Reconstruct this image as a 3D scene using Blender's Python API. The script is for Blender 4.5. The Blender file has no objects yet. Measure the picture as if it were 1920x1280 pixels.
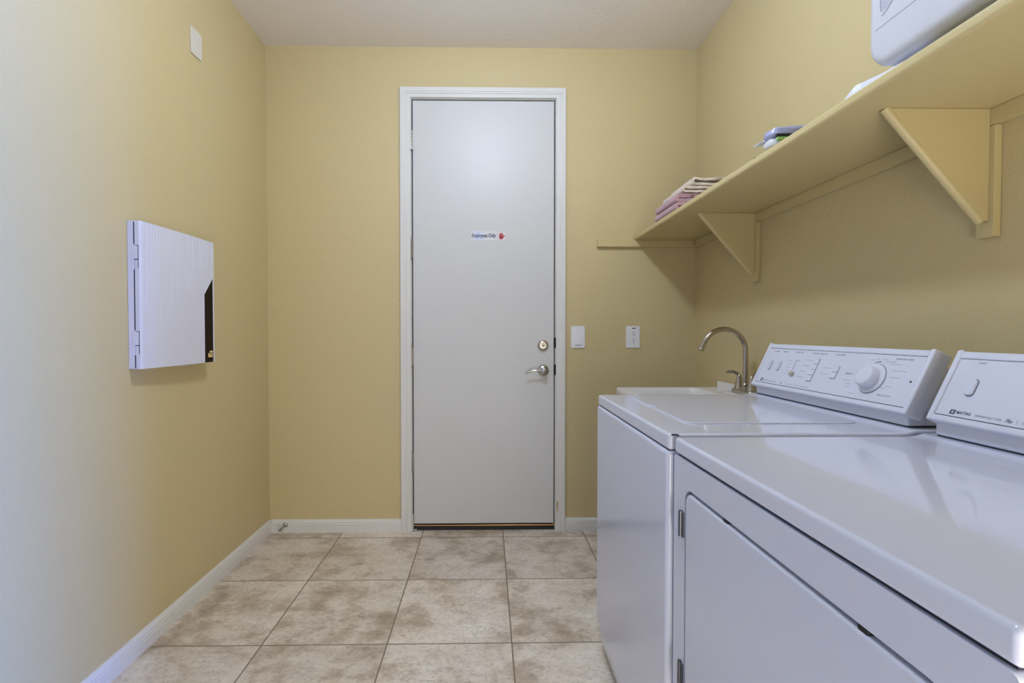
import bpy, bmesh, math, random
from mathutils import Vector, Matrix, noise

S = bpy.context.scene
COL = S.collection

# ------------------------------------------------------------------ camera
CAM_H = 1.1662
cam_data = bpy.data.cameras.new('camera')
cam_data.sensor_width = 36.0
cam_data.lens = 898.378 / 1920 * 36.0
cam_data.shift_x = 33.22 / 1920
cam_data.clip_start = 0.02
cam = bpy.data.objects.new('camera', cam_data)
COL.objects.link(cam)
cam.location = (0, 0, CAM_H)
cam.rotation_euler = (math.pi / 2 - 0.0192, 0.0003, -0.0154)
S.camera = cam

# ------------------------------------------------------------------ world, lights, exposure
S.view_settings.view_transform = 'Standard'
S.view_settings.look = 'None'
S.view_settings.gamma = 1.0
S.view_settings.use_curve_mapping = False
S.view_settings.exposure = 0.0

world = bpy.data.worlds.new('world')
S.world = world
world.use_nodes = True
bg = world.node_tree.nodes['Background']
bg.inputs[0].default_value = (0.62, 0.78, 1.0, 1)
bg.inputs[1].default_value = 0.1


def lamp(name, kind, loc, power, color, rot=(0, 0, 0), size=0.2, size_y=None, spread=None):
    d = bpy.data.lights.new(name, kind)
    d.energy = power
    d.color = color
    if kind == 'AREA':
        d.shape = 'RECTANGLE'
        d.size = size
        d.size_y = size_y or size
        if spread:
            d.spread = spread
    else:
        d.shadow_soft_size = size
    o = bpy.data.objects.new(name, d)
    COL.objects.link(o)
    o.location = loc
    o.rotation_euler = rot
    return o


# the room's own ceiling lamp (its fitting is built further down)
lamp('ceiling_lamp_light', 'POINT', (0.02, 1.36, 2.665), 51.0, (0.65, 0.77, 1.0), size=0.075)
# added fill light, low in the doorway behind the camera, lifts walls and shelf underside
lamp('doorway_fill', 'AREA', (0.48, -0.62, 0.5), 28.0, (0.95, 0.89, 0.80), rot=(math.radians(90), 0, 0), size=0.82, size_y=0.9)
# blue daylight slanting in through the same doorway on to the left wall
lamp('hall_window_daylight', 'AREA', (2.2, -1.85, 0.70), 740.0, (0.0, 0.18, 1.0),
     rot=(math.radians(90), 0, math.radians(44.8)), size=0.45, size_y=1.2)

# ------------------------------------------------------------------ room measures (metres)
D = 2.7966            # back wall
XL, XR = -1.2674, 1.2224
ZC = 2.807
YR = -0.55             # wall behind the camera

# ------------------------------------------------------------------ helpers
ORIGIN = {}


def tag(o, label=None, cat=None, group=None, kind=None):
    if label: o['label'] = label
    if cat: o['category'] = cat
    if group: o['group'] = group
    if kind: o['kind'] = kind
    return o


def thing(name, loc, label, cat, group=None):
    o = bpy.data.objects.new(name, None)
    o.empty_display_size = 0.05
    COL.objects.link(o)
    o.location = loc
    ORIGIN[o] = Vector(loc)
    return tag(o, label, cat, group)


def obj(name, bm, mat, parent=None, label=None, smooth=True, angle=35, wn=True):
    """link a bmesh (in world coordinates) as one mesh object"""
    bmesh.ops.recalc_face_normals(bm, faces=bm.faces)
    if parent is not None:
        org = ORIGIN[parent]
    else:
        org = Vector((0, 0, 0))
    bmesh.ops.translate(bm, verts=bm.verts, vec=-org)
    me = bpy.data.meshes.new(name)
    bm.to_mesh(me)
    bm.free()
    mats = mat if isinstance(mat, (list, tuple)) else [mat]
    for m in mats:
        me.materials.append(m)
    o = bpy.data.objects.new(name, me)
    COL.objects.link(o)
    if smooth:
        me.polygons.foreach_set('use_smooth', [True] * len(me.polygons))
        me.set_sharp_from_angle(angle=math.radians(angle))
        if wn:
            md = o.modifiers.new('weighted', 'WEIGHTED_NORMAL')
            md.keep_sharp = True
    if parent is not None:
        o.parent = parent
        ORIGIN[o] = org
    else:
        ORIGIN[o] = org
    if label: o['label'] = label
    return o


def merge(bm, tmp, M=None, mi=0):
    if M is not None:
        bmesh.ops.transform(tmp, matrix=M, verts=tmp.verts)
    for f in tmp.faces:
        f.material_index = mi
    me = bpy.data.meshes.new('tmp')
    tmp.to_mesh(me)
    tmp.free()
    bm.from_mesh(me)
    bpy.data.meshes.remove(me)
    return bm


def bevel_sharp(tmp, r, seg=3, ang=40):
    bmesh.ops.recalc_face_normals(tmp, faces=tmp.faces)
    es = [e for e in tmp.edges if len(e.link_faces) == 2 and e.calc_face_angle() > math.radians(ang)]
    bmesh.ops.bevel(tmp, geom=es, offset=r, segments=seg, profile=0.5, affect='EDGES', clamp_overlap=True)


def box(bm, x0, x1, y0, y1, z0, z1, r=0, seg=3, M=None, mi=0):
    t = bmesh.new()
    v = [t.verts.new(p) for p in ((x0, y0, z0), (x1, y0, z0), (x1, y1, z0), (x0, y1, z0),
                                  (x0, y0, z1), (x1, y0, z1), (x1, y1, z1), (x0, y1, z1))]
    for f in ((3, 2, 1, 0), (4, 5, 6, 7), (0, 1, 5, 4), (1, 2, 6, 5), (2, 3, 7, 6), (3, 0, 4, 7)):
        t.faces.new([v[i] for i in f])
    if r > 0:
        bevel_sharp(t, r, seg)
    return merge(bm, t, M, mi)


def prism(bm, pts, h0, h1, axis='z', r=0, seg=2, M=None, mi=0, ang=40):
    """polygon (2-D points) extruded along an axis; points are (x,y), (x,z) or (y,z)"""
    def P(a, b, h):
        return {'z': (a, b, h), 'y': (a, h, b), 'x': (h, a, b)}[axis]
    t = bmesh.new()
    lo = [t.verts.new(P(a, b, h0)) for a, b in pts]
    hi = [t.verts.new(P(a, b, h1)) for a, b in pts]
    n = len(pts)
    t.faces.new(lo)
    t.faces.new(hi)
    for i in range(n):
        t.faces.new((lo[i], lo[(i + 1) % n], hi[(i + 1) % n], hi[i]))
    if r > 0:
        bevel_sharp(t, r, seg, ang)
    return merge(bm, t, M, mi)


def plate_with_hole(bm, outer, inner, h0, h1, axis='z', M=None, mi=0):
    def P(a, b, h):
        return {'z': (a, b, h), 'y': (a, h, b), 'x': (h, a, b)}[axis]
    t = bmesh.new()
    rings = {}
    for h in (h0, h1):
        es = []
        for k, loop in enumerate((outer, inner)):
            vs = [t.verts.new(P(a, b, h)) for a, b in loop]
            rings[(h, k)] = vs
            for i in range(len(vs)):
                es.append(t.edges.new((vs[i], vs[(i + 1) % len(vs)])))
        bmesh.ops.triangle_fill(t, use_beauty=True, use_dissolve=False, edges=es)
    for k in (0, 1):
        a, b = rings[(h0, k)], rings[(h1, k)]
        for i in range(len(a)):
            j = (i + 1) % len(a)
            t.faces.new((a[i], a[j], b[j], b[i]))
    return merge(bm, t, M, mi)


def rrect(a0, a1, b0, b1, r, seg=6):
    pts = []
    for ca, cb, st in ((a1 - r, b1 - r, 0), (a0 + r, b1 - r, 90), (a0 + r, b0 + r, 180), (a1 - r, b0 + r, 270)):
        for k in range(seg + 1):
            t = math.radians(st + 90 * k / seg)
            pts.append((ca + r * math.cos(t), cb + r * math.sin(t)))
    return pts


def circle(ca, cb, r, n=32, ry=None):
    return [(ca + r * math.cos(2 * math.pi * k / n), cb + (ry or r) * math.sin(2 * math.pi * k / n)) for k in range(n)]


def frame_of(d):
    d = Vector(d).normalized()
    u = Vector((0, 0, 1)) if abs(d.z) < 0.9 else Vector((0, 1, 0))
    a = d.cross(u).normalized()
    return d, a, d.cross(a).normalized()


def lathe(bm, o, axis, prof, n=32, mi=0):
    """prof = (radius, distance along the axis); closed at ends"""
    t = bmesh.new()
    d, a, b = frame_of(axis)
    o = Vector(o)
    rings = []
    for r, h in prof:
        rings.append([t.verts.new(o + d * h + (a * math.cos(2 * math.pi * k / n) + b * math.sin(2 * math.pi * k / n)) * max(r, 1e-5))
                      for k in range(n)])
    for p, q in zip(rings, rings[1:]):
        for k in range(n):
            t.faces.new((p[k], p[(k + 1) % n], q[(k + 1) % n], q[k]))
    t.faces.new(rings[0])
    t.faces.new(rings[-1])
    return merge(bm, t, None, mi)


def tube(bm, pts, rad, n=16, mi=0, flat=1.0, up=None):
    """swept round (or flattened) tube through points"""
    t = bmesh.new()
    P = [Vector(p) for p in pts]
    R = rad if isinstance(rad, (list, tuple)) else [rad] * len(P)
    rings = []
    pa = None
    for i, p in enumerate(P):
        d = (P[min(i + 1, len(P) - 1)] - P[max(i - 1, 0)]).normalized()
        if up is not None:
            a = d.cross(Vector(up)).normalized()
        elif pa is None:
            a = frame_of(d)[1]
        else:
            a = (pa - d * pa.dot(d)).normalized()
        pa = a
        b = d.cross(a).normalized()
        rings.append([t.verts.new(p + (a * math.cos(2 * math.pi * k / n) + b * flat * math.sin(2 * math.pi * k / n)) * R[i]) for k in range(n)])
    for p, q in zip(rings, rings[1:]):
        for k in range(n):
            t.faces.new((p[k], p[(k + 1) % n], q[(k + 1) % n], q[k]))
    t.faces.new(rings[0])
    t.faces.new(rings[-1])
    return merge(bm, t, None, mi)


def text_bm(bm, s, size, M, xs=1.0, bold=0.0, align='LEFT', depth=0.0002, shear=0.0, mi=0):
    c = bpy.data.curves.new('t', 'FONT')
    c.body = s
    c.size = size
    c.offset = bold
    c.shear = shear
    c.extrude = depth
    c.align_x = align
    o = bpy.data.objects.new('t', c)
    COL.objects.link(o)
    dg = bpy.context.evaluated_depsgraph_get()
    me = bpy.data.meshes.new_from_object(o.evaluated_get(dg))
    t = bmesh.new()
    t.from_mesh(me)
    bmesh.ops.scale(t, vec=(xs, 1, 1), verts=t.verts)
    bpy.data.objects.remove(o)
    bpy.data.curves.remove(c)
    bpy.data.meshes.remove(me)
    return merge(bm, t, M, mi)


# ------------------------------------------------------------------ materials
def mat(name, color, rough=0.5, metal=0.0, coat=0.0, spec=0.5, bump=None, emit=None, vary=None, alpha=None, sheen=0, trans=0):
    m = bpy.data.materials.new(name)
    m.use_nodes = True
    nt = m.node_tree
    b = nt.nodes['Principled BSDF']
    b.inputs['Base Color'].default_value = (*color, 1)
    b.inputs['Roughness'].default_value = rough
    b.inputs['Metallic'].default_value = metal
    b.inputs['Specular IOR Level'].default_value = spec
    b.inputs['Coat Weight'].default_value = coat
    b.inputs['Sheen Weight'].default_value = sheen
    b.inputs['Transmission Weight'].default_value = trans
    if alpha is not None:
        b.inputs['Alpha'].default_value = alpha
    if emit:
        b.inputs['Emission Color'].default_value = (*emit[0], 1)
        b.inputs['Emission Strength'].default_value = emit[1]
    tc = nt.nodes.new('ShaderNodeTexCoord')
    if vary:      # (scale, amount): soft tonal mottling of the surface colour
        n = nt.nodes.new('ShaderNodeTexNoise')
        n.inputs['Scale'].default_value = vary[0]
        n.inputs['Detail'].default_value = 4
        nt.links.new(tc.outputs['Object'], n.inputs['Vector'])
        mx = nt.nodes.new('ShaderNodeMix')
        mx.data_type = 'RGBA'
        lo = [c * (1 - vary[1]) for c in color]
        hi = [min(1, c * (1 + vary[1])) for c in color]
        mx.inputs['A'].default_value = (*lo, 1)
        mx.inputs['B'].default_value = (*hi, 1)
        nt.links.new(n.outputs['Fac'], mx.inputs['Factor'])
        nt.links.new(mx.outputs['Result'], b.inputs['Base Color'])
    if bump:      # (scale, strength, distance)
        n = nt.nodes.new('ShaderNodeTexNoise')
        n.inputs['Scale'].default_value = bump[0]
        n.inputs['Detail'].default_value = 3
        n.inputs['Roughness'].default_value = 0.55
        nt.links.new(tc.outputs['Object'], n.inputs['Vector'])
        bp = nt.nodes.new('ShaderNodeBump')
        bp.inputs['Strength'].default_value = bump[1]
        bp.inputs['Distance'].default_value = bump[2]
        nt.links.new(n.outputs['Fac'], bp.inputs['Height'])
        nt.links.new(bp.outputs['Normal'], b.inputs['Normal'])
    return m


M_WALL = mat('beige_wall_paint', (0.575, 0.468, 0.243), 0.48, bump=(75, 0.32, 0.004), vary=(2.2, 0.015), spec=0.4)
M_CEIL = mat('ceiling_paint', (0.80, 0.75, 0.68), 0.8, bump=(80, 0.35, 0.004))
M_SHELF = mat('beige_shelf_paint', (0.575, 0.468, 0.226), 0.42, bump=(160, 0.05, 0.001), spec=0.4)
M_DOOR = mat('white_door_paint', (0.60, 0.59, 0.565), 0.40, bump=(18, 0.04, 0.002), spec=0.35)
M_TRIM = mat('white_trim_paint', (0.69, 0.67, 0.62), 0.35)
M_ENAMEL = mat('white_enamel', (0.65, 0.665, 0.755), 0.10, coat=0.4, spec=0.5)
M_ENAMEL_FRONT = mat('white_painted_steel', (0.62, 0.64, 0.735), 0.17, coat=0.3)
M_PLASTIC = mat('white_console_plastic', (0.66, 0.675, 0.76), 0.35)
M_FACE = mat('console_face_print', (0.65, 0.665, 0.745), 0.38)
M_GAP = mat('dark_gap', (0.035, 0.035, 0.05), 0.8)
M_BLACK = mat('black_rubber', (0.012, 0.012, 0.013), 0.6)
M_INK = mat('grey_print', (0.36, 0.37, 0.42), 0.5)
M_INKD = mat('dark_print', (0.03, 0.03, 0.07), 0.5)
M_NICKEL = mat('brushed_nickel', (0.52, 0.48, 0.43), 0.24, metal=1.0)
M_CHROME = mat('polished_steel', (0.50, 0.46, 0.41), 0.15, metal=1.0)
M_HINGE = mat('hinge_steel', (0.42, 0.39, 0.35), 0.3, metal=1.0)
M_BRONZE = mat('bronze_strip', (0.95, 0.55, 0.22), 0.32, metal=1.0)
M_TUB = mat('tub_white_plastic', (0.78, 0.75, 0.71), 0.3)
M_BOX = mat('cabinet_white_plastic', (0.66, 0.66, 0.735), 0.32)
M_BROWN = mat('dark_window_plastic', (0.012, 0.006, 0.003), 0.5, spec=0.12)
M_GOLD = mat('gold_print', (0.85, 0.66, 0.28), 0.4)
M_PLATE = mat('white_plate_plastic', (0.80, 0.78, 0.78), 0.3)
M_ALMOND = mat('almond_plate_plastic', (0.66, 0.62, 0.52), 0.4)
M_PINK = mat('pink_terry', (0.52, 0.30, 0.34), 0.95, bump=(260, 0.9, 0.004), vary=(60, 0.18), sheen=0.4)
M_CREAM = mat('cream_cotton', (0.70, 0.60, 0.49), 0.9, bump=(220, 0.35, 0.002), sheen=0.3)
M_CLOTH = mat('white_cotton', (0.80, 0.81, 0.86), 0.9, bump=(160, 0.25, 0.002))
M_BAG = mat('lavender_plastic_film', (0.36, 0.38, 0.56), 0.16, coat=0.6)
M_CLEAR = mat('clear_plastic_film', (0.80, 0.80, 0.80), 0.12, coat=0.5, alpha=0.8)
M_GREEN = mat('green_label', (0.30, 0.55, 0.16), 0.4)
M_NAVY = mat('navy_print', (0.03, 0.035, 0.10), 0.5)
M_GLARE = mat('pale_blue_glare', (0.60, 0.64, 0.76), 0.4)
M_RED = mat('red_print', (0.36, 0.012, 0.02), 0.45)
M_STICK = mat('sticker_white', (0.66, 0.65, 0.63), 0.4)
M_STICKP = mat('sticker_pink_border', (0.72, 0.56, 0.55), 0.4)
M_CASE = mat('appliance_white_plastic', (0.58, 0.58, 0.60), 0.3)
M_CASEG = mat('appliance_grey_plastic', (0.42, 0.42, 0.48), 0.45)
M_GLASS = mat('frosted_lamp_glass', (0.9, 0.85, 0.78), 0.4, emit=((1.0, 0.86, 0.68), 1.6))


def tile_material():
    m = bpy.data.materials.new('beige_stone_tile')
    m.use_nodes = True
    nt = m.node_tree
    N, Lk = nt.nodes, nt.links
    b = N['Principled BSDF']
    T, tx, ty = 0.467, -0.841, 2.7108
    tc = N.new('ShaderNodeTexCoord')
    sep = N.new('ShaderNodeSeparateXYZ')
    Lk.new(tc.outputs['Object'], sep.inputs[0])

    def mth(op, a, b_=None, c=None):
        n = N.new('ShaderNodeMath')
        n.operation = op
        for i, v in enumerate((a, b_, c)):
            if v is None: continue
            if isinstance(v, (int, float)):
                n.inputs[i].default_value = v
            else:
                Lk.new(v, n.inputs[i])
        return n.outputs[0]
    u = mth('DIVIDE', mth('SUBTRACT', sep.outputs['X'], tx), T)
    v = mth('DIVIDE', mth('SUBTRACT', sep.outputs['Y'], ty), T)
    iu, iv = mth('FLOOR', u), mth('FLOOR', v)
    du = mth('ABSOLUTE', mth('SUBTRACT', mth('SUBTRACT', u, iu), 0.5))
    dv = mth('ABSOLUTE', mth('SUBTRACT', mth('SUBTRACT', v, iv), 0.5))
    edge = mth('MAXIMUM', du, dv)                       # 0.5 at the joint
    g = N.new('ShaderNodeMapRange')
    g.inputs['From Min'].default_value = 0.4930
    g.inputs['From Max'].default_value = 0.4955
    Lk.new(edge, g.inputs['Value'])
    grout = g.outputs['Result']
    cell = N.new('ShaderNodeCombineXYZ')
    Lk.new(iu, cell.inputs[0]); Lk.new(iv, cell.inputs[1])
    wn = N.new('ShaderNodeTexWhiteNoise')
    wn.noise_dimensions = '3D'
    Lk.new(cell.outputs[0], wn.inputs['Vector'])
    off = N.new('ShaderNodeVectorMath'); off.operation = 'SCALE'
    Lk.new(wn.outputs['Color'], off.inputs[0]); off.inputs['Scale'].default_value = 23.0
    vec = N.new('ShaderNodeVectorMath'); vec.operation = 'ADD'
    Lk.new(tc.outputs['Object'], vec.inputs[0]); Lk.new(off.outputs[0], vec.inputs[1])

    def nz(scale, detail, rough, dist=0.0, stretch=None):
        n = N.new('ShaderNodeTexNoise')
        n.inputs['Scale'].default_value = scale
        n.inputs['Detail'].default_value = detail
        n.inputs['Roughness'].default_value = rough
        n.inputs['Distortion'].default_value = dist
        src = vec.outputs[0]
        if stretch:
            mp = N.new('ShaderNodeMapping')
            mp.inputs['Scale'].default_value = stretch
            Lk.new(src, mp.inputs['Vector']); src = mp.outputs[0]
        Lk.new(src, n.inputs['Vector'])
        return n.outputs['Fac']

    def ramp(src, stops):
        r = N.new('ShaderNodeValToRGB')
        while len(r.color_ramp.elements) < len(stops):
            r.color_ramp.elements.new(0.5)
        for e, (p, c) in zip(r.color_ramp.elements, stops):
            e.position = p
            e.color = (*c, 1)
        Lk.new(src, r.inputs[0])
        return r.outputs[0]

    def mix(fac, a, b_, mode='MIX'):
        n = N.new('ShaderNodeMix')
        n.data_type = 'RGBA'
        n.blend_type = mode
        for k, val in (('Factor', fac), ('A', a), ('B', b_)):
            if isinstance(val, tuple):
                n.inputs[k].default_value = (*val, 1)
            elif isinstance(val, (int, float)):
                n.inputs[k].default_value = val
            else:
                Lk.new(val, n.inputs[k])
        return n.outputs['Result']
    big = nz(4.4, 12, 0.70, 0.12, (1.0, 1.25, 1))
    base = ramp(big, [(0.30, (0.34, 0.26, 0.175)), (0.42, (0.53, 0.435, 0.325)), (0.50, (0.73, 0.635, 0.515)), (0.66, (0.86, 0.785, 0.68))])
    fine = nz(55, 10, 0.80, 0.2, (1, 1.3, 1))
    fcol = ramp(fine, [(0.38, (0.62, 0.57, 0.50)), (0.47, (0.97, 0.97, 0.96)), (0.66, (1.12, 1.10, 1.08))])
    col = mix(0.75, base, fcol, 'MULTIPLY')
    # thin dark pitted streaks, as travertine has, in patches
    vein = nz(13, 10, 0.80, 0.5, (0.8, 1.7, 1))
    vm = ramp(mth('ABSOLUTE', mth('SUBTRACT', vein, 0.5)), [(0.0, (1, 1, 1)), (0.018, (0, 0, 0))])
    patch = ramp(nz(6, 3, 0.5), [(0.50, (0, 0, 0)), (0.64, (1, 1, 1))])
    vfac = mth('MULTIPLY', mth('MULTIPLY', vm, patch), 0.75)
    col = mix(vfac, col, (0.20, 0.155, 0.11))
    tone = N.new('ShaderNodeMapRange')
    Lk.new(wn.outputs['Value'], tone.inputs['Value'])
    tone.inputs['To Min'].default_value = 0.90
    tone.inputs['To Max'].default_value = 1.08
    tcol = N.new('ShaderNodeCombineXYZ')
    for i in range(3): Lk.new(tone.outputs['Result'], tcol.inputs[i])
    col = mix(1.0, col, tcol.outputs[0], 'MULTIPLY')
    gn = nz(30, 3, 0.6)
    gcol = ramp(gn, [(0.3, (0.21, 0.16, 0.105)), (0.7, (0.30, 0.235, 0.16))])
    col = mix(grout, col, gcol)
    Lk.new(col, b.inputs['Base Color'])
    rg = N.new('ShaderNodeMapRange')
    Lk.new(grout, rg.inputs['Value'])
    rg.inputs['To Min'].default_value = 0.38
    rg.inputs['To Max'].default_value = 0.9
    Lk.new(rg.outputs['Result'], b.inputs['Roughness'])
    bp = N.new('ShaderNodeBump')
    bp.inputs['Strength'].default_value = 0.35
    bp.inputs['Distance'].default_value = 0.003
    hgt = mth('SUBTRACT', mth('MULTIPLY', fine, 0.25), grout)
    Lk.new(hgt, bp.inputs['Height'])
    Lk.new(bp.outputs['Normal'], b.inputs['Normal'])
    return m


M_TILE = tile_material()

# ------------------------------------------------------------------ setting
WT = 0.12


def structure(name, bm, m, label=None, parent=None, **k):
    o = obj(name, bm, m, parent, **k)
    if parent is None:
        o['kind'] = 'structure'
    if label: o['label'] = label
    return o


def B(*a, **k):
    bm = bmesh.new()
    return box(bm, *a, **k)


structure('floor', B(XL - WT, XR + WT, YR - 2.6, D + 0.6, -0.1, 0), M_TILE, 'beige mottled stone look floor tiles with brown grout', smooth=False)
structure('ceiling', B(XL - WT, XR + WT, YR - WT, D + 0.6, ZC, ZC + 0.1), M_CEIL, 'plain off white ceiling', smooth=False)
structure('wall_left', B(XL - WT, XL, YR - WT, D + WT, 0, ZC), M_WALL, 'beige wall on the left with the white cabinet box', smooth=False)
structure('wall_right', B(XR, XR + WT, YR - WT, D + WT, 0, ZC), M_WALL, 'beige wall on the right behind the shelf and machines', smooth=False)

DX0, DX1, DZ0, DZ1 = -0.4285, 0.3912, 0.043, 2.5045    # door slab
OX0, OX1, OZ = -0.4365, 0.3995, 2.512                  # frame opening
bm = bmesh.new()
JX0, JX1, JZ = OX0 - 0.02, OX1 + 0.02, OZ + 0.02
prism(bm, [(XL, 0), (JX0, 0), (JX0, JZ), (JX1, JZ), (JX1, 0), (XR, 0), (XR, ZC), (XL, ZC)], D, D + WT, axis='y')
structure('wall_back', bm, M_WALL, 'beige back wall around the white door', smooth=False)
# wall behind the camera with a doorway
bm = bmesh.new()
prism(bm, [(XL, 0), (0.05, 0), (0.05, 2.05), (0.90, 2.05), (0.90, 0), (XR, 0), (XR, ZC), (XL, ZC)], YR - WT, YR, axis='y')
structure('wall_front', bm, M_WALL, 'beige wall behind the camera with an open doorway', smooth=False)

# door frame (jamb with stop) and casing
bm = bmesh.new()
prism(bm, [(JX0, 0.0), (OX0, 0.0), (OX0, OZ), (OX1, OZ), (OX1, 0), (JX1, 0), (JX1, JZ), (JX0, JZ)], D + 0.0005, D + WT, axis='y')
prism(bm, [(OX0, 0.0), (OX0 + 0.022, 0.0), (OX0 + 0.022, OZ - 0.022), (OX1 - 0.022, OZ - 0.022), (OX1 - 0.022, 0), (OX1, 0), (OX1, OZ), (OX0, OZ)],
      D + 0.052, D + 0.09, axis='y')
structure('trim_2', bm, M_TRIM, 'white door jamb')
bm = bmesh.new()
CX0, CX1, CZ = -0.501, 0.4585, 2.574


def casing(bm, steps):
    for (ox, ix, y0, y1) in steps:
        prism(bm, [(CX0 + ox, 0), (OX0 - ix, 0), (OX0 - ix, OZ + ix), (OX1 + ix, OZ + ix), (OX1 + ix, 0), (CX1 - ox, 0), (CX1 - ox, CZ - ox), (CX0 + ox, CZ - ox)],
              y0, y1, axis='y', r=0.0022, seg=2)


casing(bm, [(0.0, 0.006, D - 0.010, D - 0.0), (0.0, 0.026, D - 0.017, D - 0.002), (0.004, 0.036, D - 0.020, D - 0.002), (0.028, 0.004, D - 0.013, D - 0.002)])
cas = structure('trim_1', bm, M_TRIM, 'white moulded casing around the door')
# chipped paint low on the right casing
bm = bmesh.new()
random.seed(4)
pts = [(0.4075 + (0.010 if k < 9 else 0) + random.uniform(-0.003, 0.003), 0.112 + 0.008 * (k if k < 9 else 17 - k)) for k in range(18)]
prism(bm, pts, D - 0.0136, D - 0.0128, axis='y')
obj('paint_chip', bm, M_BRONZE if False else mat('bare_wood', (0.50, 0.38, 0.20), 0.7, vary=(90, 0.3)), cas, label='bare wood patch where the paint chipped off')

# the door
bm = bmesh.new()
box(bm, DX0, DX1, D + 0.004, D + 0.047, DZ0, DZ1, r=0.0012, seg=1)
door = structure('door_1', bm, M_DOOR, 'tall plain white flush door with four hinges and a lever')
for zc in (2.2775, 1.653, 1.029, 0.407):
    bm = bmesh.new()
    hx = -0.4385
    for k in range(5):
        z0 = zc - 0.055 + k * 0.022
        lathe(bm, (hx, D - 0.0045, z0 + 0.0006), (0, 0, 1), [(0.0072, 0), (0.0078, 0.001), (0.0078, 0.0198), (0.0072, 0.0208)], n=16)
    lathe(bm, (hx, D - 0.0045, zc - 0.061), (0, 0, 1), [(0.002, 0), (0.006, 0.003), (0.006, 0.006)], n=16)
    lathe(bm, (hx, D - 0.0045, zc + 0.055), (0, 0, 1), [(0.006, 0), (0.006, 0.003), (0.002, 0.006)], n=16)
    box(bm, hx - 0.004, hx + 0.0105, D + 0.001, D + 0.0032, zc - 0.054, zc + 0.054)
    obj('hinge', bm, M_HINGE, door, label='steel butt hinge')
# deadbolt
bm = bmesh.new()
lathe(bm, (0.3276, D + 0.004, 1.0905), (0, -1, 0), [(0.0315, 0), (0.0315, 0.005), (0.0295, 0.012), (0.026, 0.0165), (0.0205, 0.0185), (0.0195, 0.021), (0.0, 0.0212)], n=40)
bolt = obj('deadbolt', bm, M_NICKEL, door, label='satin nickel deadbolt')
bm = bmesh.new()
lathe(bm, (0.3276, D - 0.0171, 1.0905), (0, -1, 0), [(0.0125, 0), (0.012, 0.0016), (0.0, 0.0017)], n=28)
cyl_ = obj('lock_cylinder', bm, M_HINGE, bolt)
bm = bmesh.new()
box(bm, 0.3264, 0.3288, D - 0.0196, D - 0.0186, 1.0845, 1.0955)
lathe(bm, (0.3276, D - 0.0186, 1.087), (0, -1, 0), [(0.004, 0), (0.004, 0.0012)], n=12)
obj('keyhole', bm, M_BLACK, bolt)
# lever handle
LX, LZ = 0.3299, 0.9437
bm = bmesh.new()
lathe(bm, (LX, D + 0.004, LZ), (0, -1, 0), [(0.033, 0), (0.0335, 0.004), (0.031, 0.011), (0.024, 0.0165), (0.014, 0.019), (0.011, 0.022), (0.0105, 0.040), (0.0, 0.0405)], n=40)
rose = obj('handle_rose', bm, M_NICKEL, door, label='round satin nickel rose of the lever handle')
bm = bmesh.new()
lathe(bm, (LX, D - 0.030, LZ), (0, -1, 0), [(0.0125, 0), (0.0165, 0.006), (0.0175, 0.016), (0.0145, 0.024), (0.006, 0.028), (0.0, 0.0285)], n=32)
yl = D - 0.043
tube(bm, [(LX, yl, LZ), (LX - 0.020, yl - 0.002, LZ + 0.001), (LX - 0.042, yl - 0.004, LZ + 0.0025), (LX - 0.062, yl - 0.004, LZ + 0.0015),
          (LX - 0.082, yl - 0.002, LZ - 0.004), (LX - 0.098, yl, LZ - 0.012), (LX - 0.106, yl + 0.001, LZ - 0.0185)],
     [0.010, 0.0085, 0.0068, 0.006, 0.0055, 0.0046, 0.0025], n=16, flat=0.62, up=(0, 1, 0))
obj('lever', bm, M_NICKEL, rose, label='curved satin nickel lever')
# strike openings in the jamb
for z0, z1 in ((1.073, 1.135), (0.915, 0.977)):
    bm = bmesh.new()
    prism(bm, rrect(OX1 - 0.0035, OX1 + 0.0055, z0, z1, 0.004, 4), D - 0.0006, D + 0.03, axis='y')
    obj('strike_slot', bm, M_BLACK, cas, label='dark strike opening in the jamb')
# rubber sweep, bronze threshold
bm = bmesh.new()
box(bm, OX0 + 0.001, OX1 - 0.001, D + 0.012, D + 0.10, 0.0, 0.020, r=0.002)
thr = structure('trim_3', bm, M_BLACK, 'dark threshold under the door')
bm = bmesh.new()
box(bm, OX0 + 0.004, OX1 - 0.002, D + 0.020, D + 0.05, 0.020, 0.0275, r=0.002)
obj('threshold_strip', bm, M_BRONZE, thr, label='shiny bronze strip')
bm = bmesh.new()
box(bm, DX0 + 0.001, DX1 - 0.001, D + 0.022, D + 0.046, 0.028, DZ0 - 0.0005)
obj('door_sweep', bm, M_BLACK, door, label='black rubber sweep')
bm = bmesh.new()
tube(bm, [(OX0 + 0.003, D - 0.001, 0.10), (OX0 + 0.003, D - 0.001, 0.012), (OX0 + 0.006, D - 0.002, 0.007), (OX0 + 0.018, D - 0.002, 0.008)], 0.0028, n=8)
lathe(bm, (OX0 + 0.016, D - 0.002, 0.010), (1, 0, 0), [(0.003, 0), (0.0055, 0.003), (0.004, 0.008)], n=10)
obj('weatherstrip_end', bm, M_TRIM, cas, label='white curled end of the weatherstrip')

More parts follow.
